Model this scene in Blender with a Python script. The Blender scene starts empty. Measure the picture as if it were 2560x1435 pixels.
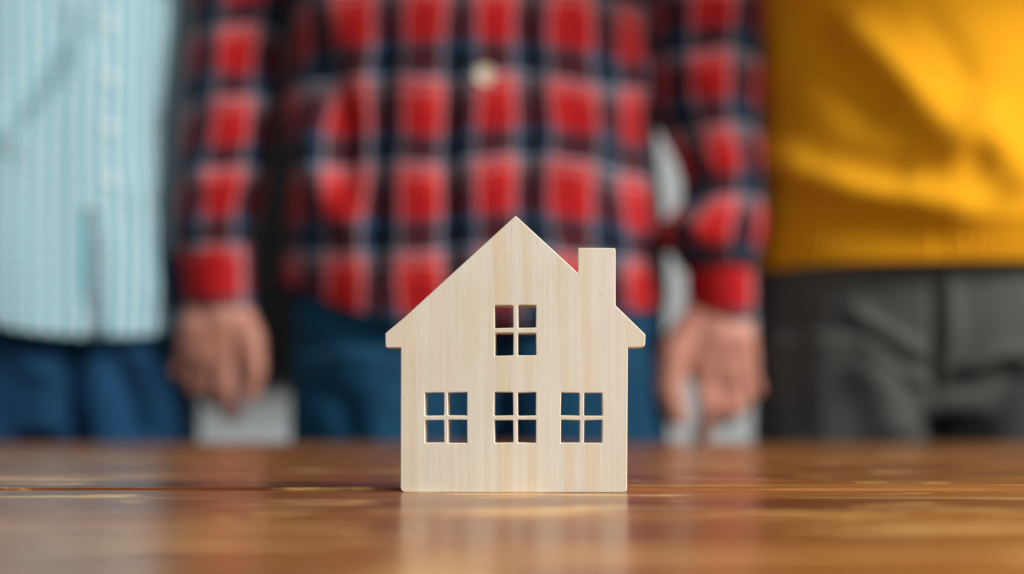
import bpy, bmesh, math, random
import numpy as np
from mathutils import Vector, Matrix

random.seed(7); np.random.seed(7)
S = bpy.context.scene
COL = S.collection

# ------------------------------------------------------------------ camera
F = 3555.0                 # focal length in photo pixels (50 mm on 36 mm, 2560 px wide)
HZ = 1022.0                # pixel row of the horizon
TABLE_Z = 0.75
CAM_Z = TABLE_Z + 0.0303   # the camera body rests on the table
D_HOUSE = F / 6900.0       # house front: 690 px for 100 mm
cam_d = bpy.data.cameras.new('camera')
cam = bpy.data.objects.new('camera', cam_d); COL.objects.link(cam)
cam.location = (0, 0, CAM_Z); cam.rotation_euler = (math.radians(90), 0, 0)
cam_d.lens = 50; cam_d.sensor_width = 36
cam_d.shift_y = (HZ - 717.5) / 2560.0
cam_d.clip_start = 0.01; cam_d.clip_end = 100
cam_d.dof.use_dof = True
cam_d.dof.focus_distance = D_HOUSE + 0.001
cam_d.dof.aperture_fstop = 3.7
S.camera = cam

# ------------------------------------------------------------------ light
w = bpy.data.worlds.new('World'); S.world = w; w.use_nodes = True
w.node_tree.nodes['Background'].inputs[0].default_value = (0.78, 0.88, 1.0, 1)
w.node_tree.nodes['Background'].inputs[1].default_value = 0.05
def area(name, loc, target, size, size_y, power, color):
    d = bpy.data.lights.new(name, 'AREA'); d.shape = 'RECTANGLE'
    d.size = size; d.size_y = size_y; d.energy = power; d.color = color
    o = bpy.data.objects.new(name, d); COL.objects.link(o)
    o.location = loc
    o.rotation_euler = (Vector(target) - Vector(loc)).to_track_quat('-Z', 'Y').to_euler()
    return o
area('window_light', (2.40, -0.10, 2.40), (0.15, 1.3, 0.95), 1.0, 1.0, 150, (1.0, 0.97, 0.92))
area('fill_light', (-1.5, -1.3, 1.9), (-0.3, 1.2, 0.9), 1.2, 1.2, 8, (0.93, 0.97, 1.0))
area('house_fill_light', (0.26, -0.12, 1.18), (0.02, 0.5, 0.80), 0.35, 0.35, 3.3, (0.97, 0.98, 1.0))  # added fill above the camera to brighten the house, not a real lamp
area('wall_fill_light', (-1.15, 2.0, 2.1), (-0.55, 2.7, 0.75), 0.7, 0.3, 22, (0.96, 0.99, 1.0))  # added fill behind the people to lift the wall's left side, no real fixture
S.view_settings.view_transform = 'Standard'; S.view_settings.look = 'None'
S.view_settings.gamma = 1.0; S.view_settings.exposure = 0.0
S.view_settings.use_curve_mapping = False
S.render.engine = 'CYCLES'

def P(px, py, d):
    """photo pixel at distance d -> point"""
    return Vector(((px - 1280) / F * d, d, CAM_Z + (HZ - py) / F * d))

# ------------------------------------------------------------------ node helpers
def new_mat(name):
    m = bpy.data.materials.new(name); m.use_nodes = True
    nt = m.node_tree
    return m, nt, nt.nodes['Principled BSDF']
def N(nt, t, **k):
    n = nt.nodes.new(t)
    for a, b in k.items(): setattr(n, a, b)
    return n
def L(nt, a, b): nt.links.new(a, b)
def ramp(nt, stops, interp='LINEAR'):
    r = N(nt, 'ShaderNodeValToRGB'); cr = r.color_ramp; cr.interpolation = interp
    while len(cr.elements) > 1: cr.elements.remove(cr.elements[-1])
    cr.elements[0].position = stops[0][0]; cr.elements[0].color = (*stops[0][1], 1)
    for p, c in stops[1:]:
        e = cr.elements.new(p); e.color = (*c, 1)
    return r
def mapping(nt, src, scale, loc=(0, 0, 0)):
    m = N(nt, 'ShaderNodeMapping'); L(nt, src, m.inputs[0])
    m.inputs['Scale'].default_value = scale; m.inputs['Location'].default_value = loc
    return m.outputs[0]
def noise(nt, vec, scale=1.0, detail=3, rough=0.5, dist=0.0):
    n = N(nt, 'ShaderNodeTexNoise'); L(nt, vec, n.inputs['Vector'])
    n.inputs['Scale'].default_value = scale; n.inputs['Detail'].default_value = detail
    n.inputs['Roughness'].default_value = rough; n.inputs['Distortion'].default_value = dist
    return n.outputs['Fac']
def math_(nt, op, a, b=None, c=None):
    n = N(nt, 'ShaderNodeMath', operation=op)
    for i, v in enumerate((a, b, c)):
        if v is None: continue
        if isinstance(v, (int, float)): n.inputs[i].default_value = v
        else: L(nt, v, n.inputs[i])
    return n.outputs[0]
def mix(nt, fac, a, b, blend='MIX'):
    n = N(nt, 'ShaderNodeMix', data_type='RGBA', blend_type=blend)
    for s, v in ((n.inputs[0], fac), (n.inputs[6], a), (n.inputs[7], b)):
        if isinstance(v, (int, float)): s.default_value = v
        elif isinstance(v, tuple): s.default_value = (*v, 1)
        else: L(nt, v, s)
    return n.outputs[2]
def bump(nt, h, strength, dist, bsdf):
    b = N(nt, 'ShaderNodeBump'); L(nt, h, b.inputs['Height'])
    b.inputs['Strength'].default_value = strength; b.inputs['Distance'].default_value = dist
    L(nt, b.outputs[0], bsdf.inputs['Normal'])

# ------------------------------------------------------------------ materials
def mat_plain(name, col, rough=0.6, var=0.12, scale=30, spec=0.5):
    m, nt, b = new_mat(name)
    tc = N(nt, 'ShaderNodeTexCoord')
    f = noise(nt, tc.outputs['Object'], scale, 4)
    L(nt, mix(nt, f, tuple(c * (1 - var) for c in col), tuple(min(1, c * (1 + var)) for c in col)), b.inputs['Base Color'])
    b.inputs['Roughness'].default_value = rough
    b.inputs['Specular IOR Level'].default_value = spec
    return m

def mat_pine():
    m, nt, b = new_mat('pine_wood')
    tc = N(nt, 'ShaderNodeTexCoord'); o = tc.outputs['Object']
    sep = N(nt, 'ShaderNodeSeparateXYZ'); L(nt, o, sep.inputs[0])
    # slow sideways drift of the growth bands along the height
    wob = noise(nt, mapping(nt, o, (18, 18, 9)), 1.0, 2)
    wob = math_(nt, 'MULTIPLY', math_(nt, 'SUBTRACT', wob, 0.5), 0.0060)
    # x of the board with a lean, 0..1 over the eaves width
    lean = math_(nt, 'MULTIPLY', math_(nt, 'SUBTRACT', sep.outputs['Z'], 0.06), 0.03)
    x = math_(nt, 'ADD', math_(nt, 'ADD', sep.outputs['X'], wob), lean)
    t = math_(nt, 'ADD', math_(nt, 'DIVIDE', x, 0.0942), 0.495)
    def u(px): return (px - 963) / 650.0
    A = (0.725, 0.69, 0.575); B = (0.70, 0.605, 0.43); Cc = (0.735, 0.665, 0.565); D = (0.715, 0.635, 0.49)
    stops = [(0, Cc), (u(1000), D), (u(1028), B), (u(1034), A), (u(1120), Cc), (u(1160), A), (u(1232), A), (u(1240), B), (u(1262), B),
             (u(1275), Cc), (u(1306), A), (u(1314), B), (u(1328), D), (u(1336), A), (u(1395), A), (u(1404), B), (u(1420), D), (u(1430), A),
             (u(1452), Cc), (u(1460), B), (u(1485), D), (u(1492), A), (u(1540), Cc), (u(1570), D), (1, D)]
    r = ramp(nt, stops); L(nt, t, r.inputs[0])
    soft = mix(nt, 0.22, r.outputs[0], A)
    fine = noise(nt, mapping(nt, o, (620, 620, 16)), 1.0, 4, 0.6)
    lines = noise(nt, mapping(nt, o, (170, 170, 5)), 1.0, 3, 0.55, 0.5)
    lr = ramp(nt, [(0.0, (0.86, 0.80, 0.72)), (0.36, (0.95, 0.92, 0.88)), (0.46, (1, 1, 1)), (1, (1, 1, 1))])
    L(nt, lines, lr.inputs[0])
    c = mix(nt, 0.32, soft, lr.outputs[0], 'MULTIPLY')
    fr = ramp(nt, [(0.3, (0.93, 0.91, 0.88)), (0.6, (1, 1, 1))]); L(nt, fine, fr.inputs[0])
    c = mix(nt, 0.5, c, fr.outputs[0], 'MULTIPLY')
    # honey coloured patches at the board's right side
    hp = noise(nt, mapping(nt, o, (45, 45, 16), (3.1, 0, 1.7)), 1.0, 2)
    hr = ramp(nt, [(0.60, (0, 0, 0)), (0.72, (1, 1, 1))]); L(nt, hp, hr.inputs[0])
    c = mix(nt, math_(nt, 'MULTIPLY', hr.outputs[0], 0.6), c, B)
    # scorch and fuzz specks left by the cutter, and a few handling smudges
    sp = noise(nt, mapping(nt, o, (1500, 1500, 700)), 1.0, 2)
    spr = ramp(nt, [(0.66, (1, 1, 1)), (0.72, (0.80, 0.74, 0.66))]); L(nt, sp, spr.inputs[0])
    c = mix(nt, 0.6, c, spr.outputs[0], 'MULTIPLY')
    sm = noise(nt, mapping(nt, o, (40, 40, 30), (1.3, 0, 5.2)), 1.0, 3)
    smr = ramp(nt, [(0.35, (0.94, 0.92, 0.89)), (0.6, (1, 1, 1))]); L(nt, sm, smr.inputs[0])
    c = mix(nt, 0.8, c, smr.outputs[0], 'MULTIPLY')
    L(nt, c, b.inputs['Base Color'])
    b.inputs['Roughness'].default_value = 0.55
    b.inputs['Specular IOR Level'].default_value = 0.35
    bump(nt, math_(nt, 'ADD', fine, math_(nt, 'MULTIPLY', lines, 0.6)), 0.25, 0.0003, b)
    return m

def mat_table():
    m, nt, b = new_mat('varnished_table_wood')
    tc = N(nt, 'ShaderNodeTexCoord')
    oi = N(nt, 'ShaderNodeObjectInfo')
    off = N(nt, 'ShaderNodeCombineXYZ')
    L(nt, math_(nt, 'MULTIPLY', oi.outputs['Random'], 9.0), off.inputs[0])
    L(nt, math_(nt, 'MULTIPLY', oi.outputs['Random'], 5.0), off.inputs[1])
    add = N(nt, 'ShaderNodeVectorMath', operation='ADD')
    L(nt, tc.outputs['Object'], add.inputs[0]); L(nt, off.outputs[0], add.inputs[1])
    v = add.outputs[0]
    big = noise(nt, mapping(nt, v, (3.0, 13, 8)), 1.0, 4, 0.55, 0.3)
    base = ramp(nt, [(0.28, (0.115, 0.034, 0.011)), (0.44, (0.18, 0.056, 0.014)), (0.57, (0.26, 0.092, 0.021)), (0.70, (0.38, 0.165, 0.040))])
    L(nt, big, base.inputs[0])
    # short golden flecks of figure
    fl = noise(nt, mapping(nt, v, (15, 46, 20), (0.7, 0.2, 0)), 1.0, 4, 0.62, 0.2)
    flr = ramp(nt, [(0.57, (0, 0, 0)), (0.64, (1, 1, 1))]); L(nt, fl, flr.inputs[0])
    c = mix(nt, math_(nt, 'MULTIPLY', flr.outputs[0], 0.78), base.outputs[0], (0.66, 0.38, 0.12))
    # thin wandering pale pore lines
    pl = noise(nt, mapping(nt, v, (4, 75, 60), (2.2, 0.4, 0)), 1.0, 2, 0.5, 0.5)
    plr = ramp(nt, [(0.62, (0, 0, 0)), (0.66, (1, 1, 1)), (0.70, (0, 0, 0))]); L(nt, pl, plr.inputs[0])
    c = mix(nt, math_(nt, 'MULTIPLY', plr.outputs[0], 0.75), c, (0.72, 0.48, 0.20))
    fine = noise(nt, mapping(nt, v, (14, 420, 60)), 1.0, 5, 0.6)
    fr = ramp(nt, [(0.3, (0.55, 0.5, 0.48)), (0.5, (1, 1, 1)), (0.72, (1.25, 1.2, 1.1))]); L(nt, fine, fr.inputs[0])
    c = mix(nt, 0.8, c, fr.outputs[0], 'MULTIPLY')
    L(nt, c, b.inputs['Base Color'])
    rr = N(nt, 'ShaderNodeMapRange'); L(nt, big, rr.inputs[0])
    rr.inputs['From Min'].default_value = 0.3; rr.inputs['From Max'].default_value = 0.7
    rr.inputs['To Min'].default_value = 0.20; rr.inputs['To Max'].default_value = 0.28
    L(nt, rr.outputs[0], b.inputs['Roughness'])
    b.inputs['IOR'].default_value = 1.40
    h = math_(nt, 'ADD', math_(nt, 'MULTIPLY', fl, 1.0), math_(nt, 'MULTIPLY', fine, 0.25))
    bump(nt, h, 0.35, 0.0006, b)
    return m

def fabric_finish(nt, b, rough=0.88, weave=1400, bs=0.35, sheen=0.15):
    b.inputs['Roughness'].default_value = rough
    b.inputs['Specular IOR Level'].default_value = 0.12
    b.inputs['Sheen Weight'].default_value = sheen * 0.4
    tc = N(nt, 'ShaderNodeTexCoord')
    bump(nt, noise(nt, tc.outputs['Object'], weave, 2), bs, 0.0006, b)

PLAID_U, PLAID_V = 0.073, 0.0854
def mat_plaid(name='plaid_flannel'):
    m, nt, b = new_mat(name)
    uv = N(nt, 'ShaderNodeTexCoord').outputs['UV']
    sep = N(nt, 'ShaderNodeSeparateXYZ'); L(nt, uv, sep.inputs[0])
    RED = (0.52, 0.030, 0.025); DRED = (0.35, 0.006, 0.008); BLK = (0.008, 0.008, 0.012)
    BLU = (0.012, 0.075, 0.17); WHT = (0.46, 0.54, 0.60)
    # the cloth is pulled a little out of square
    wu = math_(nt, 'MULTIPLY', math_(nt, 'SUBTRACT', noise(nt, mapping(nt, uv, (7, 5, 1)), 1.0, 2), 0.5), 0.040)
    wv = math_(nt, 'MULTIPLY', math_(nt, 'SUBTRACT', noise(nt, mapping(nt, uv, (8, 6, 1), (4.3, 1.7, 0)), 1.0, 2), 0.5), 0.040)
    fu = math_(nt, 'FRACT', math_(nt, 'DIVIDE', math_(nt, 'ADD', sep.outputs[0], wu), PLAID_U))
    fv = math_(nt, 'FRACT', math_(nt, 'DIVIDE', math_(nt, 'ADD', sep.outputs[1], wv), PLAID_V))
    # u: dark band centred on 0, red block in the middle
    warp = ramp(nt, [(0, BLK), (0.10, BLU), (0.20, RED), (0.37, DRED), (0.63, RED), (0.79, BLU), (0.90, BLK)], 'CONSTANT')
    L(nt, fu, warp.inputs[0])
    # v: upwards from the dark band; the pale line lies on the block's top only
    weft = ramp(nt, [(0, BLK), (0.09, BLU), (0.19, DRED), (0.50, RED), (0.82, BLU), (0.91, BLK)], 'CONSTANT')
    L(nt, fv, weft.inputs[0])
    g = N(nt, 'ShaderNodeGamma'); g.inputs[1].default_value = 0.5
    L(nt, mix(nt, 1.0, warp.outputs[0], weft.outputs[0], 'MULTIPLY'), g.inputs[0])
    # thin pale yarns that cross bands and blocks alike
    wl = ramp(nt, [(0, (0, 0, 0)), (0.215, (1, 1, 1)), (0.245, (0, 0, 0)), (0.745, (1, 1, 1)), (0.775, (0, 0, 0))], 'CONSTANT'); L(nt, fu, wl.inputs[0])
    hl = ramp(nt, [(0, (0, 0, 0)), (0.675, (1, 1, 1)), (0.70, (0, 0, 0)), (0.775, (1, 1, 1)), (0.825, (0, 0, 0))], 'CONSTANT'); L(nt, fv, hl.inputs[0])
    ln = math_(nt, 'MULTIPLY', math_(nt, 'MINIMUM', math_(nt, 'ADD', wl.outputs[0], hl.outputs[0]), 1.3), 0.36)
    tc = N(nt, 'ShaderNodeTexCoord')
    f = noise(nt, tc.outputs['Object'], 90, 4)
    c = mix(nt, f, (0.82, 0.82, 0.82), (1.12, 1.12, 1.12))
    pat = mix(nt, ln, g.outputs[0], WHT)
    L(nt, mix(nt, 1.0, pat, c, 'MULTIPLY'), b.inputs['Base Color'])
    fabric_finish(nt, b)
    return m

def mat_striped():
    m, nt, b = new_mat('striped_blue_cotton')
    uv = N(nt, 'ShaderNodeTexCoord').outputs['UV']
    sep = N(nt, 'ShaderNodeSeparateXYZ'); L(nt, uv, sep.inputs[0])
    fu = math_(nt, 'FRACT', math_(nt, 'DIVIDE', sep.outputs[0], 0.0150))
    r = ramp(nt, [(0, (0.13, 0.36, 0.45)), (0.50, (0.17, 0.40, 0.48)), (0.62, (0.62, 0.67, 0.69)), (0.90, (0.62, 0.67, 0.69)), (1, (0.13, 0.36, 0.45))])
    L(nt, fu, r.inputs[0])
    fv = math_(nt, 'FRACT', math_(nt, 'DIVIDE', sep.outputs[1], 0.012))
    r2 = ramp(nt, [(0, (0.70, 0.84, 0.88)), (0.5, (1.08, 1.08, 1.06)), (1, (0.70, 0.84, 0.88))]); L(nt, fv, r2.inputs[0])
    L(nt, mix(nt, 1.0, r.outputs[0], r2.outputs[0], 'MULTIPLY'), b.inputs['Base Color'])
    fabric_finish(nt, b, 0.8, 900, 0.5, 0.05)
    return m

def mat_knit():
    m, nt, b = new_mat('mustard_knit')
    tc = N(nt, 'ShaderNodeTexCoord')
    f = noise(nt, tc.outputs['Object'], 240, 3)
    L(nt, mix(nt, f, (0.68, 0.30, 0.005), (0.79, 0.375, 0.010)), b.inputs['Base Color'])
    fabric_finish(nt, b, 0.9, 700, 0.6, 0.1)
    return m

def mat_denim(name, lo, hi):
    m, nt, b = new_mat(name)
    tc = N(nt, 'ShaderNodeTexCoord'); o = tc.outputs['Object']
    wear = noise(nt, mapping(nt, o, (8, 8, 3.5)), 1.0, 3)
    thr = noise(nt, mapping(nt, o, (700, 700, 160)), 1.0, 2)
    r = ramp(nt, [(0.40, lo), (0.60, hi)]); L(nt, wear, r.inputs[0])
    L(nt, mix(nt, thr, r.outputs[0], tuple(min(1, c * 1.4 + 0.002) for c in hi)), b.inputs['Base Color'])
    fabric_finish(nt, b, 0.85, 900, 0.5, 0.05)
    return m

def mat_skin():
    m, nt, b = new_mat('skin')
    tc = N(nt, 'ShaderNodeTexCoord'); o = tc.outputs['Object']
    f = noise(nt, o, 35, 4)
    L(nt, mix(nt, f, (0.43, 0.165, 0.115), (0.57, 0.27, 0.195)), b.inputs['Base Color'])
    b.inputs['Roughness'].default_value = 0.5
    b.inputs['Subsurface Weight'].default_value = 0.12
    b.inputs['Subsurface Radius'].default_value = (0.008, 0.003, 0.0015)
    b.inputs['Subsurface Scale'].default_value = 1.0
    bump(nt, noise(nt, o, 420, 3), 0.25, 0.0006, b)
    return m

M = dict(pine=mat_pine(), table=mat_table(), plaid=mat_plaid(), stripe=mat_striped(), knit=mat_knit(), skin=mat_skin(),
         denim=mat_denim('blue_denim', (0.002, 0.010, 0.030), (0.007, 0.056, 0.112)),
         denim2=mat_denim('mid_blue_denim', (0.002, 0.010, 0.030), (0.007, 0.045, 0.105)),
         char=mat_denim('charcoal_twill', (0.026, 0.027, 0.026), (0.066, 0.070, 0.067)),
         wall=mat_plain('painted_wall', (0.41, 0.445, 0.455), 0.85, 0.03, 6),
         floor=mat_plain('floor_finish', (0.16, 0.13, 0.11), 0.6, 0.2, 8),
         black=mat_plain('black_plastic', (0.005, 0.0045, 0.0045), 0.75, 0.1, 60, 0.05),
         hair=mat_plain('dark_hair', (0.03, 0.018, 0.012), 0.6, 0.4, 200),
         button_w=mat_plain('white_button', (0.62, 0.72, 0.76), 0.35, 0.05, 100),
         button_c=mat_plain('cream_button', (0.78, 0.68, 0.50), 0.35, 0.08, 100),
         leather=mat_plain('leather', (0.02, 0.014, 0.010), 0.5, 0.2, 80))

# ------------------------------------------------------------------ object helpers
def link(name, mesh, mat, parent=None, smooth=True):
    if mat: mesh.materials.clear(); mesh.materials.append(mat)
    o = bpy.data.objects.new(name, mesh); COL.objects.link(o)
    if parent: o.parent = parent
    if smooth:
        mesh.polygons.foreach_set('use_smooth', [True] * len(mesh.polygons))
    return o
def empty(name, loc):
    o = bpy.data.objects.new(name, None); COL.objects.link(o); o.location = loc
    o.empty_display_size = 0.05
    return o
def tag(o, label, cat, group=None):
    o['label'] = label; o['category'] = cat
    if group: o['group'] = group
    return o
def struct(o): o['kind'] = 'structure'; return o
def mesh_np(name, V, Fc, uv=None):
    me = bpy.data.meshes.new(name); me.from_pydata([tuple(v) for v in V], [], [tuple(f) for f in Fc])
    if uv is not None:
        ul = me.uv_layers.new(name='UVMap')
        idx = np.empty(len(me.loops), dtype=np.int32); me.loops.foreach_get('vertex_index', idx)
        ul.data.foreach_set('uv', np.asarray(uv, dtype=np.float32)[idx].ravel())
    me.update(); return me
def box_mesh(name, x0, x1, y0, y1, z0, z1, bev=0.0, seg=2):
    bm = bmesh.new()
    bmesh.ops.create_cube(bm, size=1.0)
    for v in bm.verts:
        v.co = Vector(((x0 + x1) / 2 + v.co.x * (x1 - x0), (y0 + y1) / 2 + v.co.y * (y1 - y0), (z0 + z1) / 2 + v.co.z * (z1 - z0)))
    if bev: bmesh.ops.bevel(bm, geom=bm.edges[:], offset=bev, segments=seg, profile=0.5, affect='EDGES')
    me = bpy.data.meshes.new(name); bm.to_mesh(me); bm.free(); return me

# ------------------------------------------------------------------ room behind
WALL_Y = 2.75
struct(link('floor', box_mesh('floor', -3.2, 3.2, -2.2, WALL_Y, -0.05, 0.0), M['floor'], None, False))
struct(link('wall', box_mesh('wall', -3.2, 3.2, WALL_Y + 0.003, WALL_Y + 0.12, -0.05, 2.7), M['wall'], None, False))

# black screen on the wall (dark between the sleeve and the checked shirt)
b0 = P(380, 955, WALL_Y); sx0, sx1 = -1.55, -0.22; sz0 = b0.z; sz1 = sz0 + 0.76
scr = empty('wall_screen', (0.5 * (sx0 + sx1), WALL_Y, sz0))
tag(scr, 'large dark flat screen hung on the pale wall behind the people', 'screen')
ox, oy, oz = scr.location
link('housing', box_mesh('housing', sx0 - ox, sx1 - ox, -0.045, 0.0, 0, sz1 - oz, 0.004), M['black'], scr, False)
link('display', box_mesh('display', sx0 - ox + .012, sx1 - ox - .012, -0.0475, -0.0445, .018, sz1 - oz - .012), M['black'], scr, False)

# ------------------------------------------------------------------ table
T_FAR = 1.235
table = empty('table', (0, 0.52, 0))
tag(table, 'glossy reddish brown plank table with the wooden toy house on it', 'table')
edges = [-0.16]
seam = 0.5310
ys = [seam - 0.1375 * k for k in range(5, 0, -1)] + [seam + 0.1424 * k for k in range(0, 6)]
TH = 0.034
for i in range(len(ys) - 1):
    y0, y1 = ys[i], ys[i + 1]
    bm = bmesh.new(); bmesh.ops.create_cube(bm, size=1.0)
    for v in bm.verts:
        v.co = Vector((v.co.x * 2.0, v.co.y * (y1 - y0 - 0.0006), v.co.z * TH))
    bmesh.ops.bevel(bm, geom=bm.edges[:], offset=0.0016, segments=3, profile=0.5, affect='EDGES')
    me = bpy.data.meshes.new('plank'); bm.to_mesh(me); bm.free()
    o = link('plank', me, M['table'], table, True)
    o.location = (0, (y0 + y1) / 2 - 0.52, TABLE_Z - TH / 2 + (0.0009 if y0 > 0.52 else 0.0))
    md = o.modifiers.new('n', 'WEIGHTED_NORMAL')
for yy in (ys[0] + 0.10, ys[-1] - 0.12):
    o = link('apron', box_mesh('apron', -0.9, 0.9, -0.012, 0.012, -0.09, 0, 0.002), M['table'], table, False)
    o.location = (0, yy - 0.52, TABLE_Z - TH + 0.001)
for sx in (-0.9, 0.9):
    for yy in (ys[0] + 0.10, ys[-1] - 0.12):
        o = link('leg', box_mesh('leg', -0.03, 0.03, -0.03, 0.03, 0, TABLE_Z - TH + 0.002, 0.004), M['table'], table, False)
        o.location = (sx, yy - 0.52, 0)

# ------------------------------------------------------------------ toy house
K = 1 / 6900.0
BASE_PX = 1231.0
def hp(px, py): return Vector(((px - 1285) * K, (BASE_PX - py) * K))
def fillet(pts, rad, seg=4):
    out = []; n = len(pts)
    for i in range(n):
        p = pts[i]; a = pts[i - 1]; c = pts[(i + 1) % n]; r = rad[i] if isinstance(rad, (list, tuple)) else rad
        if r <= 0: out.append(p); continue
        d1 = (a - p).normalized(); d2 = (c - p).normalized()
        ang = d1.angle(d2); t = min(r / math.tan(ang / 2), 0.45 * (a - p).length, 0.45 * (c - p).length)
        p1 = p + d1 * t; p2 = p + d2 * t
        for k in range(seg + 1):
            s = k / seg
            out.append((1 - s) ** 2 * p1 + 2 * s * (1 - s) * p + s * s * p2)
    return out
outline = [(1001.5, 1231), (1002.5, 869), (964, 869), (963, 833), (1010, 794), (1290, 539), (1446, 683), (1446.5, 620), (1539.5, 621),
           (1539.5, 764), (1614, 837), (1612.5, 868), (1570, 869), (1568, 1231)]
orad = [14, 1, 6, 9, 60, 5, 0.6, 2, 5, 4, 5, 8, 1, 9]
cu = bpy.data.curves.new('house_outline', 'CURVE'); cu.dimensions = '2D'; cu.fill_mode = 'BOTH'
def spline(pts):
    sp = cu.splines.new('POLY'); sp.points.add(len(pts) - 1)
    for q, p in zip(sp.points, pts): q.co = (p.x, p.y, 0, 1)
    sp.use_cyclic_u = True
spline(fillet([hp(*p) for p in outline], [r * K for r in orad], 5))
WINS = [(1238, 1284, 1296, 1341, 763, 820, 832, 889), (1063, 1111, 1121, 1168, 981, 1039, 1050, 1107),
        (1237, 1284, 1295, 1341, 981, 1039, 1050, 1107), (1403, 1450, 1461, 1507, 982, 1039, 1050, 1107)]
rnd = random.Random(3)
for (a, b_, c, d, e, f, g, h) in WINS:
    for (x0, x1) in ((a, b_), (c, d)):
        for (y0, y1) in ((e, f), (g, h)):
            j = lambda: rnd.uniform(-0.9, 0.9)
            q = [hp(x0 + j(), y0 + j()), hp(x1 + j(), y0 + j()), hp(x1 + j(), y1 + j()), hp(x0 + j(), y1 + j())]
            spline(fillet(q, [rnd.choice((1.2, 2, 4)) * K for _ in range(4)], 3))
THICK = 0.0115; BV = 0.0003
cu.extrude = THICK / 2 - BV; cu.bevel_depth = BV; cu.bevel_resolution = 2; cu.offset = -BV
tmp = bpy.data.objects.new('tmp_outline', cu); COL.objects.link(tmp)
dg = bpy.context.evaluated_depsgraph_get()
me = bpy.data.meshes.new_from_object(tmp.evaluated_get(dg))
bpy.data.objects.remove(tmp); bpy.data.curves.remove(cu)
bm = bmesh.new(); bm.from_mesh(me)
bmesh.ops.remove_doubles(bm, verts=bm.verts[:], dist=1e-6)
# curve XY -> board XZ, front face towards -Y
for v in bm.verts: v.co = Vector((v.co.x, -v.co.z, v.co.y))
bmesh.ops.recalc_face_normals(bm, faces=bm.faces[:])
def cut(co, no):
    bmesh.ops.bisect_plane(bm, geom=bm.verts[:] + bm.edges[:] + bm.faces[:], dist=1e-7, plane_co=co, plane_no=no)
ra, rb = hp(1290, 539), hp(1614, 837)          # the roof line that the chimney stands on
rdir = (rb - ra).normalized(); rno = Vector((-rdir.y, rdir.x))
if rno.y < 0: rno = -rno
ro = hp(1446, 683.5)
cut((ro.x, 0, ro.y), (rno.x, 0, rno.y))
eps = 0.00035
wr = []
for (a, b_, c, d, e, f, g, h) in WINS:
    p0, p1 = hp(a, h), hp(d, e)
    x0, x1, z0, z1 = p0.x + eps, p1.x - eps, p0.y + eps, p1.y - eps
    wr.append((x0, x1, z0, z1))
for x0, x1, z0, z1 in wr:
    for xx in (x0, x1): cut((xx, 0, 0), (1, 0, 0))
    for zz in (z0, z1): cut((0, 0, zz), (0, 0, 1))
def which(fc):
    c = fc.calc_center_median()
    if hp(1440, 0).x < c.x < hp(1545, 0).x and c.z > hp(0, 790).y and (Vector((c.x, c.z)) - ro).dot(rno) > 1e-6: return 1
    for i, (x0, x1, z0, z1) in enumerate(wr):
        if x0 < c.x < x1 and z0 < c.z < z1: return 2 + i
    return 0
ids = [which(fc) for fc in bm.faces]
house = empty('toy_house', (P(1285, 0, D_HOUSE).x, D_HOUSE + THICK / 2, TABLE_Z))
house.rotation_euler = (0, 0, math.radians(-1.6))
tag(house, 'small flat pale wooden toy house with chimney and cut-out windows on the table', 'toy house')
for k, nm in enumerate(['house_front', 'chimney', 'window_cross', 'window_cross', 'window_cross', 'window_cross']):
    b2 = bm.copy()
    b2.faces.ensure_lookup_table()
    bmesh.ops.delete(b2, geom=[fc for i, fc in enumerate(b2.faces) if ids[i] != k], context='FACES')
    mm = bpy.data.meshes.new(nm); b2.to_mesh(mm); b2.free()
    link(nm, mm, M['pine'], house, False)
bm.free()

# ------------------------------------------------------------------ people: shape helpers
def smooth1(a, n):
    a = np.asarray(a, float)
    for _ in range(n):
        p = np.concatenate([a[:1], a, a[-1:]]); a = 0.25 * p[:-2] + 0.5 * p[1:-1] + 0.25 * p[2:]
    return a
def profile(keys, z):
    """keys: (z, v0, v1, ...) -> smoothed values at z"""
    k = np.array(sorted(keys)); zz = np.linspace(k[0, 0], k[-1, 0], 400)
    return [np.interp(z, zz, smooth1(np.interp(zz, k[:, 0], k[:, i]), 250)) for i in range(1, k.shape[1])]
def proj(V):
    return 1280 + V[:, 0] / V[:, 1] * F, HZ - (V[:, 2] - CAM_Z) / V[:, 1] * F
def ridge(px, py, pts, width, amp, taper=True):
    """height of a cloth fold that runs along a polyline"""
    best = np.full(px.shape, 1e9); tt = np.zeros(px.shape); pts = np.array(pts, float)
    seg = np.linalg.norm(np.diff(pts, axis=0), axis=1); tot = seg.sum(); acc = 0
    for i in range(len(pts) - 1):
        a, b = pts[i], pts[i + 1]; ab = b - a
        t = np.clip(((px - a[0]) * ab[0] + (py - a[1]) * ab[1]) / (ab @ ab), 0, 1)
        d = np.hypot(px - a[0] - t * ab[0], py - a[1] - t * ab[1])
        m = d < best; best = np.where(m, d, best); tt = np.where(m, (acc + t * seg[i]) / tot, tt); acc += seg[i]
    h = amp * np.exp(-(best / width) ** 2)
    if taper: h = h * np.clip(np.minimum(tt, 1 - tt) * 5 + 0.25, 0, 1)
    return h
def grid_faces(nr, nc):
    f = []
    for r in range(nr - 1):
        for c in range(nc - 1):
            f.append((r * nc + c, r * nc + c + 1, (r + 1) * nc + c + 1, (r + 1) * nc + c))
    return f
def normals_of(V, nr, nc):
    G = V.reshape(nr, nc, 3)
    du = np.empty_like(G); du[:, 1:-1] = G[:, 2:] - G[:, :-2]; du[:, 0] = G[:, 1] - G[:, -2]; du[:, -1] = du[:, 0]
    dv = np.gradient(G, axis=0)
    n = np.cross(du, dv); n /= np.linalg.norm(n, axis=2, keepdims=True) + 1e-12
    return n.reshape(-1, 3)
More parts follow.
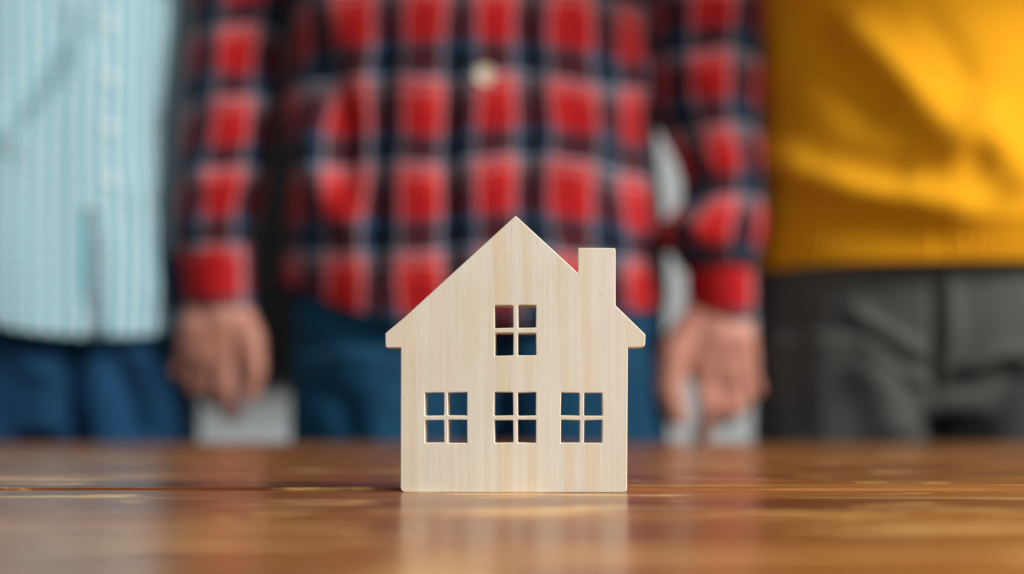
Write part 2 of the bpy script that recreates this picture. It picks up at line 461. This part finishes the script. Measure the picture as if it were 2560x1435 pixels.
def garment(keys, base, yaw, hem, top, nr=150, nc=260, expo=2.3, disp=None, u0=0.0, v0=0.0, uref=None, thick=0.0):
    """closed tube of cloth. keys: (z, cx, cy, rx, ry) about the base axis; hem(th) lower edge. front = theta 0"""
    th = np.linspace(-math.pi, math.pi, nc)
    t = np.linspace(0, 1, nr)
    TH_, T_ = np.meshgrid(th, t)
    hz = hem(th)[None, :] if callable(hem) else np.full((1, nc), hem)
    Z = hz + (top - hz) * T_
    cx, cy, rx, ry = [q.reshape(Z.shape) for q in profile(keys, Z.ravel())]
    s, c = np.sin(TH_), np.cos(TH_)
    X = cx + rx * np.sign(s) * np.abs(s) ** (2 / expo); Y = cy - ry * np.sign(c) * np.abs(c) ** (2 / expo)
    cyw, syw = math.cos(yaw), math.sin(yaw)
    V = np.stack([base[0] + X * cyw - Y * syw, base[1] + X * syw + Y * cyw, Z], axis=2).reshape(-1, 3)
    # arc length coordinates from the hem-most wide ring
    mid = V.reshape(nr, nc, 3)[nr // 3 if uref is None else uref]
    al = np.concatenate([[0], np.cumsum(np.linalg.norm(np.diff(mid[:, :2], axis=0), axis=1))]); al -= al[nc // 2]
    UV = np.stack([np.broadcast_to(al, (nr, nc)).ravel() + u0, Z.ravel() + v0], axis=1)
    nrm = normals_of(V, nr, nc)
    if disp is not None:
        px, py = proj(V)
        h = disp(px, py, TH_.ravel(), Z.ravel(), UV)
        front = np.clip(-nrm[:, 1] * 3 + 0.6, 0, 1)
        V = V + nrm * (h * front)[:, None]
        G = V.reshape(nr, nc, 3); G[:, -1] = G[:, 0]; V = G.reshape(-1, 3)
    return V, grid_faces(nr, nc), UV, nrm
def capsule(pts, rad, nseg=20):
    """tapered round-ended tubes along a chain -> closed pieces for a remesh"""
    V, Fc = [], []
    for (a, b), (ra_, rb_) in zip(zip(pts[:-1], pts[1:]), zip(rad[:-1], rad[1:])):
        a = Vector(a); b = Vector(b); ax = (b - a).normalized()
        q = ax.orthogonal().normalized(); r2 = ax.cross(q)
        rings = []
        for k in range(1, 6):
            an = -math.pi / 2 + k * math.pi / 10; rings.append((a + ax * (math.sin(an) * ra_), ra_ * math.cos(an)))
        for k in range(0, 5):
            an = k * math.pi / 10; rings.append((b + ax * (math.sin(an) * rb_), rb_ * math.cos(an)))
        o = len(V)
        V.append(a - ax * ra_)
        for (c, r) in rings:
            for j in range(nseg):
                g = 2 * math.pi * j / nseg; V.append(c + q * (r * math.cos(g)) + r2 * (r * math.sin(g)))
        V.append(b + ax * rb_)
        nrg = len(rings)
        for j in range(nseg):
            j2 = (j + 1) % nseg
            Fc.append((o, o + 1 + j2, o + 1 + j))
            for r in range(nrg - 1):
                p = o + 1 + r * nseg; Fc.append((p + j, p + j2, p + nseg + j2, p + nseg + j))
            p = o + 1 + (nrg - 1) * nseg
            Fc.append((p + j, p + j2, len(V) - 1))
    return V, Fc
def ellipsoid(c, r, rot=None, n=20):
    bm = bmesh.new(); bmesh.ops.create_uvsphere(bm, u_segments=n * 2, v_segments=n, radius=1.0)
    R = rot.to_matrix() if rot else Matrix.Identity(3)
    V = [Vector(c) + R @ Vector((v.co.x * r[0], v.co.y * r[1], v.co.z * r[2])) for v in bm.verts]
    Fc = [tuple(v.index for v in f.verts) for f in bm.faces]; bm.free()
    return V, Fc
def loft(keys, nseg=48, expo=2.3):
    """closed tube from (z,cx,cy,rx,ry) rows"""
    k = sorted(keys); z = np.linspace(k[0][0], k[-1][0], 60)
    cx, cy, rx, ry = profile(k, z); V, Fc = [], []
    for i in range(60):
        for j in range(nseg):
            g = 2 * math.pi * j / nseg; s, c = math.sin(g), math.cos(g)
            V.append(Vector((cx[i] + rx[i] * math.copysign(abs(s) ** (2 / expo), s), cy[i] - ry[i] * math.copysign(abs(c) ** (2 / expo), c), z[i])))
    for i in range(59):
        for j in range(nseg):
            j2 = (j + 1) % nseg; Fc.append((i * nseg + j, i * nseg + j2, (i + 1) * nseg + j2, (i + 1) * nseg + j))
    Fc.append(tuple(reversed(range(nseg)))); Fc.append(tuple(59 * nseg + j for j in range(nseg)))
    return V, Fc
def union(name, pieces, voxel, smooth_it=4):
    """one continuous skin over overlapping pieces"""
    V, Fc = [], []
    for v, f in pieces:
        o = len(V); V += [tuple(p) for p in v]; Fc += [tuple(i + o for i in q) for q in f]
    me = bpy.data.meshes.new(name + '_raw'); me.from_pydata(V, [], Fc); me.update()
    bm = bmesh.new(); bm.from_mesh(me); bmesh.ops.recalc_face_normals(bm, faces=bm.faces[:]); bm.to_mesh(me); bm.free()
    o = bpy.data.objects.new('tmp', me); COL.objects.link(o)
    r = o.modifiers.new('r', 'REMESH'); r.mode = 'VOXEL'; r.voxel_size = voxel
    if smooth_it:
        s = o.modifiers.new('s', 'SMOOTH'); s.factor = 0.5; s.iterations = smooth_it
    d = bpy.context.evaluated_depsgraph_get()
    out = bpy.data.meshes.new_from_object(o.evaluated_get(d)); out.name = name
    bpy.data.objects.remove(o); bpy.data.meshes.remove(me)
    return out
def place(V, base, yaw):
    c, s = math.cos(yaw), math.sin(yaw)
    return [Vector((base[0] + v[0] * c - v[1] * s, base[1] + v[0] * s + v[1] * c, v[2])) for v in V]
def shift_mesh(me, base):
    me.transform(Matrix.Translation((-base[0], -base[1], 0)))
def displace_mesh(me, fn):
    n = len(me.vertices); V = np.empty(n * 3); me.vertices.foreach_get('co', V); V = V.reshape(-1, 3)
    Nn = np.empty(n * 3); me.vertex_normals.foreach_get('vector', Nn); Nn = Nn.reshape(-1, 3)
    px, py = proj(V); h = fn(px, py, V) * np.clip(-Nn[:, 1] * 3 + 0.6, 0, 1)
    V = V + Nn * h[:, None]; me.vertices.foreach_set('co', V.ravel()); me.update()
def wavy(seed, amp, su, sz):
    r = np.random.RandomState(seed); ph = r.uniform(0, 6.28, 12); fr = r.uniform(0.6, 1.5, 12)
    def f(th, z):
        h = 0
        for i in range(6):
            h = h + np.sin(th * su * fr[i] + z * sz * (fr[i + 6] - 1.0) * 3 + ph[i]) * (0.6 + 0.4 * np.sin(z * sz * fr[i + 6] + ph[i + 6]))
        return amp * h / 3
    return f

def hand_pieces(wrist, side, tilt=0.0, k=1.0, lat=1.0, thm=1.0, thr=1.0):
    """relaxed hand hanging from the wrist; back of the hand to -Y, thumb towards side*+X"""
    def q(x, y, z): 
        x *= side * (lat if x < 0 else thm)
        xr = x * math.cos(tilt) - z * math.sin(tilt); zr = x * math.sin(tilt) + z * math.cos(tilt)
        return Vector((wrist[0] + k * xr, wrist[1] + k * y, wrist[2] + k * zr))
    out = [capsule([q(0, 0, 0.05), q(0.0, 0, -0.005), q(0.004, 0, -0.025)], [0.025 * k, 0.024 * k, 0.025 * k])]
    # palm: four metacarpal bars that end in the knuckles
    for x0, x1, zk, r in ((0.014, 0.012, -0.058, .0145), (0.004, -0.006, -0.062, .0140), (-0.006, -0.022, -0.059, .0130), (-0.015, -0.035, -0.050, .0115)):
        out.append(capsule([q(x0, 0.0, -0.004), q((x0 + x1) / 2, -0.006, -0.030), q(x1, -0.004, zk)], [0.016 * k, 0.0165 * k, r * k]))
    fingers = [  # knuckle, middle joint, end joint, tip
        [(0.012, -0.006, -0.060), (0.009, -0.010, -0.092), (0.011, 0.002, -0.114), (0.013, 0.018, -0.120)],
        [(-0.006, -0.005, -0.063), (-0.013, -0.001, -0.095), (-0.012, 0.020, -0.104), (-0.008, 0.034, -0.094)],
        [(-0.022, -0.003, -0.060), (-0.031, 0.003, -0.089), (-0.030, 0.023, -0.094), (-0.026, 0.034, -0.082)],
        [(-0.035, -0.001, -0.051), (-0.049, 0.004, -0.075), (-0.049, 0.021, -0.080), (-0.044, 0.030, -0.070)]]
    for fg, r in zip(fingers, (0.0090, 0.0082, 0.0076, 0.0068)):
        out.append(capsule([q(*p) for p in fg], [1.15 * r * k, 1.02 * r * k, 0.92 * r * k, 0.78 * r * k], 16))
    # thumb leaves the side of the palm near its base
    out.append(capsule([q(0.016, -0.002, -0.012), q(0.037, -0.010, -0.042), q(0.042, -0.012, -0.074), q(0.034, -0.010, -0.100)],
                       [0.0175 * k, 0.0135 * k * thr, 0.0105 * k * thr, 0.0080 * k * thr], 16))
    return out
def head_pieces(z):
    out = [capsule([(0, 0.015, z - 0.30), (0, 0.005, z - 0.17)], [0.056, 0.053]),
           ellipsoid((0, 0, z - 0.095), (0.074, 0.092, 0.105)), ellipsoid((0, -0.028, z - 0.155), (0.054, 0.062, 0.062)),
           capsule([(0, -0.088, z - 0.105), (0, -0.108, z - 0.145)], [0.008, 0.013]),
           capsule([(-0.018, -0.086, z - 0.182), (0.018, -0.086, z - 0.182)], [0.007, 0.007])]
    for s in (-1, 1):
        out += [ellipsoid((s * 0.074, 0.005, z - 0.125), (0.010, 0.022, 0.033)), ellipsoid((s * 0.031, -0.083, z - 0.10), (0.014, 0.008, 0.007)),
                capsule([(s * 0.014, -0.088, z - 0.085), (s * 0.048, -0.076, z - 0.082)], [0.007, 0.006])]
    return out
def hair_mesh(base, yaw, z, name='hair'):
    p = [ellipsoid((0, 0.014, z - 0.083), (0.084, 0.094, 0.104)), ellipsoid((0, 0.045, z - 0.14), (0.075, 0.06, 0.10))]
    me = union(name, [(place(v, base, yaw), f) for v, f in p], 0.008, 2)
    shift_mesh(me, base); return me
def body_lower(hipw, ry, crotch, legx):
    out = [loft([(crotch + 0.02, 0, 0, hipw * 0.70, ry * 0.62), (crotch + 0.1, 0, 0, hipw * 0.78, ry * 0.72), (1.04, 0, 0, hipw * 0.76, ry * 0.76),
                 (1.22, 0, 0, hipw * 0.88, ry * 0.9), (1.36, 0, 0.005, hipw * 0.95, ry * 0.8), (1.43, 0, 0.01, 0.10, 0.06)])]
    for s in (-1, 1):
        out.append(capsule([(s * legx, 0, crotch + 0.06), (s * legx * 1.02, -0.005, 0.48), (s * legx, 0.015, 0.09)], [0.056, 0.045, 0.032]))
        out.append(capsule([(s * legx, 0.02, 0.045), (s * legx * 1.1, -0.13, 0.03)], [0.036, 0.03]))
    return out
def trousers(name, base, yaw, hipw, ry, crotch, legx, waist, legr, folds, voxel=0.0055, legy=0.0, dx=0.0):
    pcs = [loft([(crotch - 0.03, 0, 0, hipw * 0.93, ry * 0.80), (crotch + 0.05, 0, 0, hipw, ry * 0.97), (crotch + 0.14, 0, 0, hipw * 1.0, ry * 1.0), (waist, 0, 0, hipw * 0.90, ry * 0.93)])]
    for s in (-1, 1):
        pcs.append(loft([(0.05, s * legx, 0.01, legr * 0.66, legr * 0.75), (0.45, s * legx, 0, legr * 0.78, legr * 0.85), (crotch - 0.12, s * legx, -legy, legr * 0.97, legr * 1.05), (crotch + 0.05, s * legx * 0.97, -legy, legr * 0.98, legr * 1.10)]))
        pcs.append(capsule([(s * legx, 0.02, 0.05), (s * legx * 1.1, -0.14, 0.04)], [0.045, 0.038]))
    me = union(name, [(place(v, (base[0] + dx, base[1]), yaw), f) for v, f in pcs], voxel, 6)
    displace_mesh(me, folds); shift_mesh(me, base)
    return me
def button(name, pos, nrm, r, mat, parent, base):
    bm = bmesh.new()
    prof = [(0, 0.0010), (r * 0.55, 0.0010), (r * 0.72, 0.0022), (r * 0.92, 0.0024), (r, 0.0014), (r, -0.001)]
    rings = []
    for (rr, h) in prof[1:]:
        rings.append([bm.verts.new((rr * math.cos(a), rr * math.sin(a), h)) for a in [2 * math.pi * k / 24 for k in range(24)]])
    c = bm.verts.new((0, 0, prof[0][1]))
    for k in range(24):
        bm.faces.new((c, rings[0][k], rings[0][(k + 1) % 24]))
        for i in range(len(rings) - 1): bm.faces.new((rings[i][k], rings[i + 1][k], rings[i + 1][(k + 1) % 24], rings[i][(k + 1) % 24]))
    me = bpy.data.meshes.new(name); bm.to_mesh(me); bm.free()
    o = link(name, me, mat, parent)
    o.location = Vector(pos) - Vector((base[0], base[1], 0)); o.rotation_euler = Vector(nrm).to_track_quat('Z', 'Y').to_euler()
    return o
def front_point(V, nrm, px, py):
    """the garment vertex that stands where this photo pixel looks"""
    x, y = proj(V); m = nrm[:, 1] < 0
    d = np.where(m, (x - px) ** 2 + (y - py) ** 2, 1e12); i = int(np.argmin(d)); return V[i], nrm[i]
def cloth_obj(name, V, Fc, UV, mat, parent, base, thick=0.0016):
    V = V - np.array([base[0], base[1], 0]); me = mesh_np(name, V, Fc, UV)
    o = link(name, me, mat, parent)
    if thick:
        s = o.modifiers.new('cloth', 'SOLIDIFY'); s.thickness = thick; s.offset = -1
    return o
def strip(name, V, nc, nr, c0, c1, r0, r1, lift, mat, parent, base, nrm, UV):
    """a band of doubled cloth standing proud of a garment (columns c0..c1, rows r0..r1)"""
    G = (V + nrm * lift).reshape(nr, nc, 3)[r0:r1 + 1, c0:c1 + 1].copy(); U = UV.reshape(nr, nc, 2)[r0:r1 + 1, c0:c1 + 1]
    o_in = V.reshape(nr, nc, 3)[r0:r1 + 1, c0:c1 + 1]
    G[:, 0] = o_in[:, 0]; G[:, -1] = o_in[:, -1]
    return cloth_obj(name, G.reshape(-1, 3), grid_faces(r1 - r0 + 1, c1 - c0 + 1), U.reshape(-1, 2), mat, parent, base, 0.0)

# ------------------------------------------------------------------ person in the checked shirt (middle)
base = (P(1186, 0, 1.50).x, 1.50); yaw = math.radians(4)
HANDS = [(Vector(P(550, 742, 1.445)), 1, 0.0), (Vector(P(1794, 772, 1.445)), -1, 0.0)]
pc = [(place(v, base, yaw), f) for v, f in body_lower(0.165, 0.112, 0.78, 0.088) + head_pieces(1.70)]
ARMS = [[P(592, -440, 1.50), P(596, -60, 1.49), P(553, 745, 1.448)], [P(1765, -440, 1.50), P(1785, -60, 1.49), P(1803, 775, 1.448)]]
for (wr_, sd, tl), arm in zip(HANDS, ARMS):
    pc += hand_pieces(wr_, sd, tl, *((1.02, 0.90, 0.88, 1.0) if sd > 0 else (1.10, 0.74, 1.12, 1.2)))
    sh = Vector((base[0] + (-0.17 if sd > 0 else 0.17), 1.505, 1.375))
    pc.append(capsule([sh, arm[1], arm[2] + Vector((0, 0, 0.03))], [0.046, 0.031, 0.024]))
    pc.append(capsule([Vector((base[0], 1.505, 1.36)), sh], [0.06, 0.05]))
me = union('person', pc, 0.0030, 2); shift_mesh(me, base)
man = link('person', me, M['skin']); man.location = (base[0], base[1], 0)
tag(man, 'person in red checked shirt and blue jeans standing behind the table, arms hanging down', 'person', None)
link('hair', hair_mesh(base, yaw, 1.70), M['hair'], man)

w1 = wavy(11, 0.0060, 7, 9)
def disp_man(px, py, th, z, UV):
    h = w1(th, z)
    h += ridge(px, py, [(1640, 120), (1520, 330), (1380, 480)], 43, 0.0090)
    h += ridge(px, py, [(730, 180), (800, 420), (880, 600)], 39, 0.0135)
    h += ridge(px, py, [(800, 60), (860, 300), (850, 560)], 34, -0.0120)
    h += ridge(px, py, [(1120, 120), (1110, 420), (1130, 760)], 29, -0.0090)
    h += ridge(px, py, [(1310, 0), (1330, 300), (1300, 560)], 29, -0.0090)
    h += ridge(px, py, [(1480, 150), (1500, 420), (1560, 690)], 34, 0.0075)
    h += ridge(px, py, [(960, 60), (940, 400), (930, 760)], 32, -0.0105)
    return h
def hem_man(th):
    s = np.sin(th); front = np.cos(th) > 0
    z0 = 0.857
    hz = z0 + np.where(s < 0, 0.058, 0.034) * np.abs(s) ** 2
    return np.where(front, hz, hz - 0.012)
keys = [(0.84, 0, 0, 0.204, 0.124), (0.95, 0, 0, 0.200, 0.125), (1.06, 0, 0, 0.190, 0.122), (1.20, 0, 0, 0.190, 0.124), (1.33, 0, 0, 0.188, 0.118), (1.41, 0, 0.005, 0.13, 0.085), (1.46, 0, 0.008, 0.062, 0.062)]
U0 = 0.0225; V0 = -1.034
NR, NC = 170, 300
V, Fc, UV, nrm = garment(keys, base, yaw, hem_man, 1.46, NR, NC, 2.35, disp_man, U0 + PLAID_U * 20, V0 + PLAID_V * 20)
shirt = cloth_obj('shirt', V, Fc, UV, M['plaid'], man, base); shirt['label'] = 'red, navy and white checked flannel shirt'
c0 = NC // 2
strip('placket', V, NC, NR, c0 - 4, c0 + 4, 2, NR - 22, 0.0032, M['plaid'], shirt, base, nrm, UV)
for (bx, by) in ((1210, 190), (1208, -70)):
    p, n = front_point(V, nrm, bx, by); button('button', p + n * 0.0032, n, 0.0085, M['button_c'], shirt, base)

def sleeve(name, arm_px, cuff_px, rad, parent, seed, u0, y_dark, folds=()):
    """arm_px rows: (py, px, half width px); hangs nearly straight"""
    rows = []
    for (py, px, hw, d) in arm_px:
        p = P(px, py, d); r = hw * d / F
        rows.append((p.z, p.x - base[0], p.y - base[1], r, r * 0.95))
    wv = wavy(seed, 0.0030, 4, 22)
    def dsp(px, py, th, z, UV):
        h = wv(th, z)
        for f in folds: h = h + ridge(px, py, *f)
        return h
    zt = max(r[0] for r in rows); zb = min(r[0] for r in rows)
    V, Fc, UV, nr_ = garment(rows, base, 0.0, zb, zt, 130, 90, 2.0, dsp, u0 + PLAID_U * 20.5, 0)
    UV[:, 1] = PLAID_V * 20 + (UV[:, 1] - P(0, y_dark, 1.43).z) * 1.14
    s = cloth_obj(name, V, Fc, UV, M['plaid'], parent, base)
    rows = []
    for (py, px, hw, d) in cuff_px:
        p = P(px, py, d); r = hw * d / F; rows.append((p.z, p.x - base[0], p.y - base[1], r, r * 0.9))
    zt = max(r[0] for r in rows); zb = min(r[0] for r in rows)
    V, Fc, UV, nr_ = garment(rows, base, 0.0, zb, zt, 30, 80, 2.0, lambda px, py, th, z, UV: wavy(seed + 3, 0.0016, 3, 10)(th, z), 0, 0)
    # the cuff is cut inside one red block of the check
    UV[:, 0] = PLAID_U * 20.5 + (UV[:, 0]) * 0.42 + 0.004
    UV[:, 1] = PLAID_V * (20.16 + 0.52 * (V[:, 2] - zb) / (zt - zb))
    cf = cloth_obj('cuff', V, Fc, UV, M['plaid'], s, base, 0.003)
    return s
dA = 1.475
sleeve('sleeve', [(-520, 690, 150, 1.50), (-300, 640, 142, 1.50), (0, 604, 116, 1.49), (300, 582, 114, 1.475), (450, 562, 106, 1.465), (560, 548, 98, 1.455), (632, 540, 86, 1.45), (650, 540, 80, 1.45)],
       [(595, 545, 84, 1.450), (640, 544, 90, 1.450), (700, 546, 88, 1.449), (770, 552, 82, 1.448)], 0.05, man, 21, -0.009, 401,
       [([(470, 200), (560, 260), (690, 240)], 30, 0.005), ([(460, 420), (540, 470), (660, 420)], 26, 0.006), ([(470, 560), (560, 590), (630, 560)], 22, 0.006)])
sleeve('sleeve', [(-520, 1680, 150, 1.50), (-300, 1740, 140, 1.50), (0, 1762, 146, 1.49), (300, 1768, 142, 1.475), (390, 1800, 110, 1.47), (480, 1812, 98, 1.465), (545, 1808, 104, 1.46), (590, 1740, 180, 1.455), (630, 1800, 100, 1.452), (655, 1800, 92, 1.45), (672, 1802, 80, 1.45)],
       [(622, 1802, 80, 1.450), (665, 1802, 88, 1.450), (730, 1803, 88, 1.449), (800, 1805, 82, 1.448)], 0.05, man, 33, 0.004, 474,
       [([(1710, 150), (1790, 210), (1890, 180)], 30, 0.005), ([(1710, 560), (1790, 600), (1890, 560)], 24, 0.007), ([(1720, 380), (1800, 420), (1880, 390)], 26, 0.005)])

def folds_jeans(px, py, V):
    h = ridge(px, py, [(760, 800), (860, 880), (960, 900)], 26, 0.007) + ridge(px, py, [(980, 960), (930, 1040), (940, 1120)], 50, 0.010)
    h += ridge(px, py, [(770, 960), (860, 1010), (900, 1100)], 30, -0.008) + ridge(px, py, [(1600, 800), (1560, 900)], 24, 0.005)
    h += ridge(px, py, [(1255, 830), (1258, 1110)], 26, -0.030, False)
    return h
tr = link('trousers', trousers('trousers', base, yaw, 0.196, 0.108, 0.785, 0.100, 1.02, 0.102, folds_jeans, dx=0.006), M['denim'], man)
tr['label'] = 'blue denim jeans'

# ------------------------------------------------------------------ person in the pale blue shirt
base = (P(80, 0, 1.49).x, 1.49); yaw = math.radians(38)
def bent_arm(s):   # arm folded up in front of the chest
    return [(s * 0.165, 0.0, 1.37), (s * 0.235, -0.17, 1.300), (s * 0.03, -0.29, 1.345)]
def folded_person(name, base, yaw, hipw, ry, crotch, legx, top):
    pcs = body_lower(hipw, ry, crotch, legx) + head_pieces(top)
    for s in (-1, 1):
        a = bent_arm(s); pcs.append(capsule(a, [0.045, 0.036, 0.026]))
        pcs.append(capsule([a[2], (a[2][0] - s * 0.05, a[2][1] - 0.01, a[2][2] + 0.03)], [0.026, 0.030]))
        for k in range(4):
            q = (a[2][0] - s * 0.07, a[2][1] - 0.012 + 0.004 * k, a[2][2] + 0.055 - 0.019 * k)
            pcs.append(capsule([q, (q[0] - s * 0.035, q[1] + 0.005, q[2] - 0.004), (q[0] - s * 0.055, q[1] + 0.02, q[2] - 0.01)], [0.0095, 0.009, 0.008]))
        pcs.append(capsule([(a[2][0] - s * 0.03, a[2][1], a[2][2] + 0.03), (a[2][0] - s * 0.05, a[2][1], a[2][2] + 0.075)], [0.013, 0.010]))
    me = union(name, [(place(v, base, yaw), f) for v, f in pcs], 0.006, 3); shift_mesh(me, base)
    o = link(name, me, M['skin']); o.location = (base[0], base[1], 0); return o
def arm_sleeve(parent, base, yaw, s, mat, r=(0.068, 0.060, 0.045)):
    a = bent_arm(s); m2 = union('sleeve', [(place(v, base, yaw), f) for v, f in [capsule([(s * 0.10, 0, 1.375)] + a[:2] + [tuple(Vector(a[1]) * 0.12 + Vector(a[2]) * 0.88)], [0.06, r[0], r[1], r[2]])]], 0.007, 4)
    shift_mesh(m2, base); o = link('sleeve', m2, mat, parent)
    return o
lady = folded_person('person', base, yaw, 0.150, 0.105, 0.78, 0.085, 1.68)
tag(lady, 'person in pale blue striped button shirt and blue jeans, turned towards the checked shirt', 'person', None)
link('hair', hair_mesh(base, yaw, 1.68), M['hair'], lady)
w2 = wavy(5, 0.0095, 7, 8)
def disp_lady(px, py, th, z, UV):
    h = w2(th, z)
    h += ridge(px, py, [(200, 20), (90, 200), (0, 330)], 50, -0.009) + ridge(px, py, [(230, 90), (130, 260), (0, 400)], 50, 0.009)
    h += ridge(px, py, [(222, 540), (222, 700), (235, 860)], 11, -0.018, False) + ridge(px, py, [(262, 560), (262, 860)], 26, 0.006)
    h += ridge(px, py, [(330, 430), (370, 600), (380, 800)], 26, 0.007)
    h += ridge(px, py, [(410, 560), (440, 700), (430, 800)], 40, -0.005)
    return h
def hem_lady(th):
    return 0.850 + np.where(th < 0, 0.045, 0.028) * np.abs(np.sin(th)) ** 2
keys = [(0.82, 0, 0, 0.164, 0.140), (0.93, 0, 0, 0.166, 0.142), (1.05, 0, 0, 0.154, 0.138), (1.20, 0, 0, 0.164, 0.138), (1.33, 0, 0, 0.172, 0.118), (1.40, 0, 0.005, 0.12, 0.085), (1.44, 0, 0.008, 0.062, 0.062)]
V, Fc, UV, nrm = garment(keys, base, yaw, hem_lady, 1.44, NR, NC, 2.2, disp_lady)
shirt = cloth_obj('shirt', V, Fc, UV, M['stripe'], lady, base); shirt['label'] = 'pale blue shirt with fine white vertical stripes'
strip('placket', V, NC, NR, c0 - 5, c0 + 6, 2, NR - 22, 0.0024, M['stripe'], shirt, base, nrm, UV)
bx0 = proj(V)[0].reshape(NR, NC)[NR // 3, c0]
for by in (60, 190, 320, 450, -80):
    p, n = front_point(V, nrm, 275, by); button('button', p + n * 0.0032, n, 0.0066, M['button_w'], shirt, base)
for s in (-1, 1): arm_sleeve(lady, base, yaw, s, M['stripe'])
def folds_j2(px, py, V):
    return ridge(px, py, [(190, 850), (175, 1000), (180, 1120)], 34, -0.022, False) + ridge(px, py, [(30, 880), (90, 930), (150, 940)], 26, 0.007) + ridge(px, py, [(280, 880), (330, 1000), (350, 1110)], 36, -0.014) + ridge(px, py, [(420, 880), (430, 1100)], 30, 0.008)
tr = link('trousers', trousers('trousers', base, math.radians(24), 0.166, 0.108, 0.785, 0.086, 1.00, 0.089, folds_j2), M['denim2'], lady)
tr['label'] = 'mid blue denim jeans'

# ------------------------------------------------------------------ person in the mustard sweater
base = (P(2330, 0, 1.50).x, 1.50); yaw = math.radians(-4)
girl = folded_person('person', base, yaw, 0.150, 0.105, 0.775, 0.085, 1.66)
tag(girl, 'person in mustard yellow knitted sweater and charcoal trousers standing behind the table', 'person', None)
link('hair', hair_mesh(base, yaw, 1.66), M['hair'], girl)
w3 = wavy(9, 0.0025, 5, 6)
def disp_girl(px, py, th, z, UV):
    h = w3(th, z)
    h += ridge(px, py, [(1880, 350), (1990, 420), (2150, 475), (2330, 510), (2480, 520)], 50, 0.0164)
    h += ridge(px, py, [(2000, 410), (2150, 425), (2290, 440)], 52, -0.0078)
    h += ridge(px, py, [(1930, 500), (2100, 560), (2330, 580)], 60, -0.0078)
    h += ridge(px, py, [(2080, 30), (2200, 140), (2330, 290), (2440, 420)], 57, 0.0133)
    h += ridge(px, py, [(1990, 50), (2110, 180), (2230, 310)], 72, -0.0090)
    h += ridge(px, py, [(2420, 260), (2500, 380), (2580, 480)], 67, 0.0133)
    h += ridge(px, py, [(2400, 380), (2470, 420)], 40, -0.0060)
    h += ridge(px, py, [(2300, 20), (2380, 130), (2430, 240)], 40, -0.0036)
    h += ridge(px, py, [(2350, 560), (2352, 680)], 14, -0.006, False)
    return h
keys = [(0.90, 0, 0, 0.184, 0.126), (0.925, 0, 0, 0.185, 0.128), (0.96, 0, 0, 0.184, 0.134), (1.03, 0, 0, 0.180, 0.140), (1.12, 0, 0, 0.184, 0.138), (1.22, 0, 0, 0.188, 0.135), (1.33, 0, 0, 0.186, 0.115), (1.40, 0, 0.005, 0.12, 0.085), (1.44, 0, 0.008, 0.062, 0.062)]
zr = 0.963
V, Fc, UV, nrm = garment(keys, base, yaw, zr, 1.44, NR, NC, 2.2, disp_girl)
sw = cloth_obj('sweater', V, Fc, UV, M['knit'], girl, base, 0.003)
def disp_rib(px, py, th, z, UV):
    h = disp_girl(px, py, th, z, UV) * np.clip((z - 0.925) / 0.04, 0, 1)
    return h + 0.0018 * np.cos(UV[:, 0] * 2 * math.pi / 0.0105)
V, Fc, UV, nrm = garment(keys, base, yaw, 0.923, zr + 0.004, 14, 900, 2.2, disp_rib)
cloth_obj('ribbed_hem', V, Fc, UV, M['knit'], sw, base, 0.003)
for s in (-1, 1): arm_sleeve(girl, base, yaw, s, M['knit'])
def folds_tr(px, py, V):
    h = ridge(px, py, [(2120, 770), (2210, 830), (2310, 890)], 20, 0.011) + ridge(px, py, [(2140, 840), (2230, 900), (2320, 960)], 20, 0.010)
    h += ridge(px, py, [(2120, 810), (2220, 865), (2310, 925)], 15, -0.008)
    h += ridge(px, py, [(2150, 880), (2210, 980), (2240, 1110)], 60, 0.016)
    h += ridge(px, py, [(2338, 670), (2338, 980)], 9, -0.009, False) + ridge(px, py, [(2375, 680), (2380, 860), (2345, 950)], 18, 0.005)
    h += ridge(px, py, [(2400, 930), (2480, 890), (2560, 870)], 20, 0.010) + ridge(px, py, [(2370, 960), (2460, 960), (2560, 920)], 24, -0.010)
    h += ridge(px, py, [(1990, 760), (1980, 950), (2000, 1110)], 40, -0.007)
    return h
tr = link('trousers', trousers('trousers', base, yaw, 0.184, 0.112, 0.805, 0.096, 1.00, 0.094, folds_tr, 0.0045), M['char'], girl)
tr['label'] = 'charcoal grey trousers with diagonal creases'
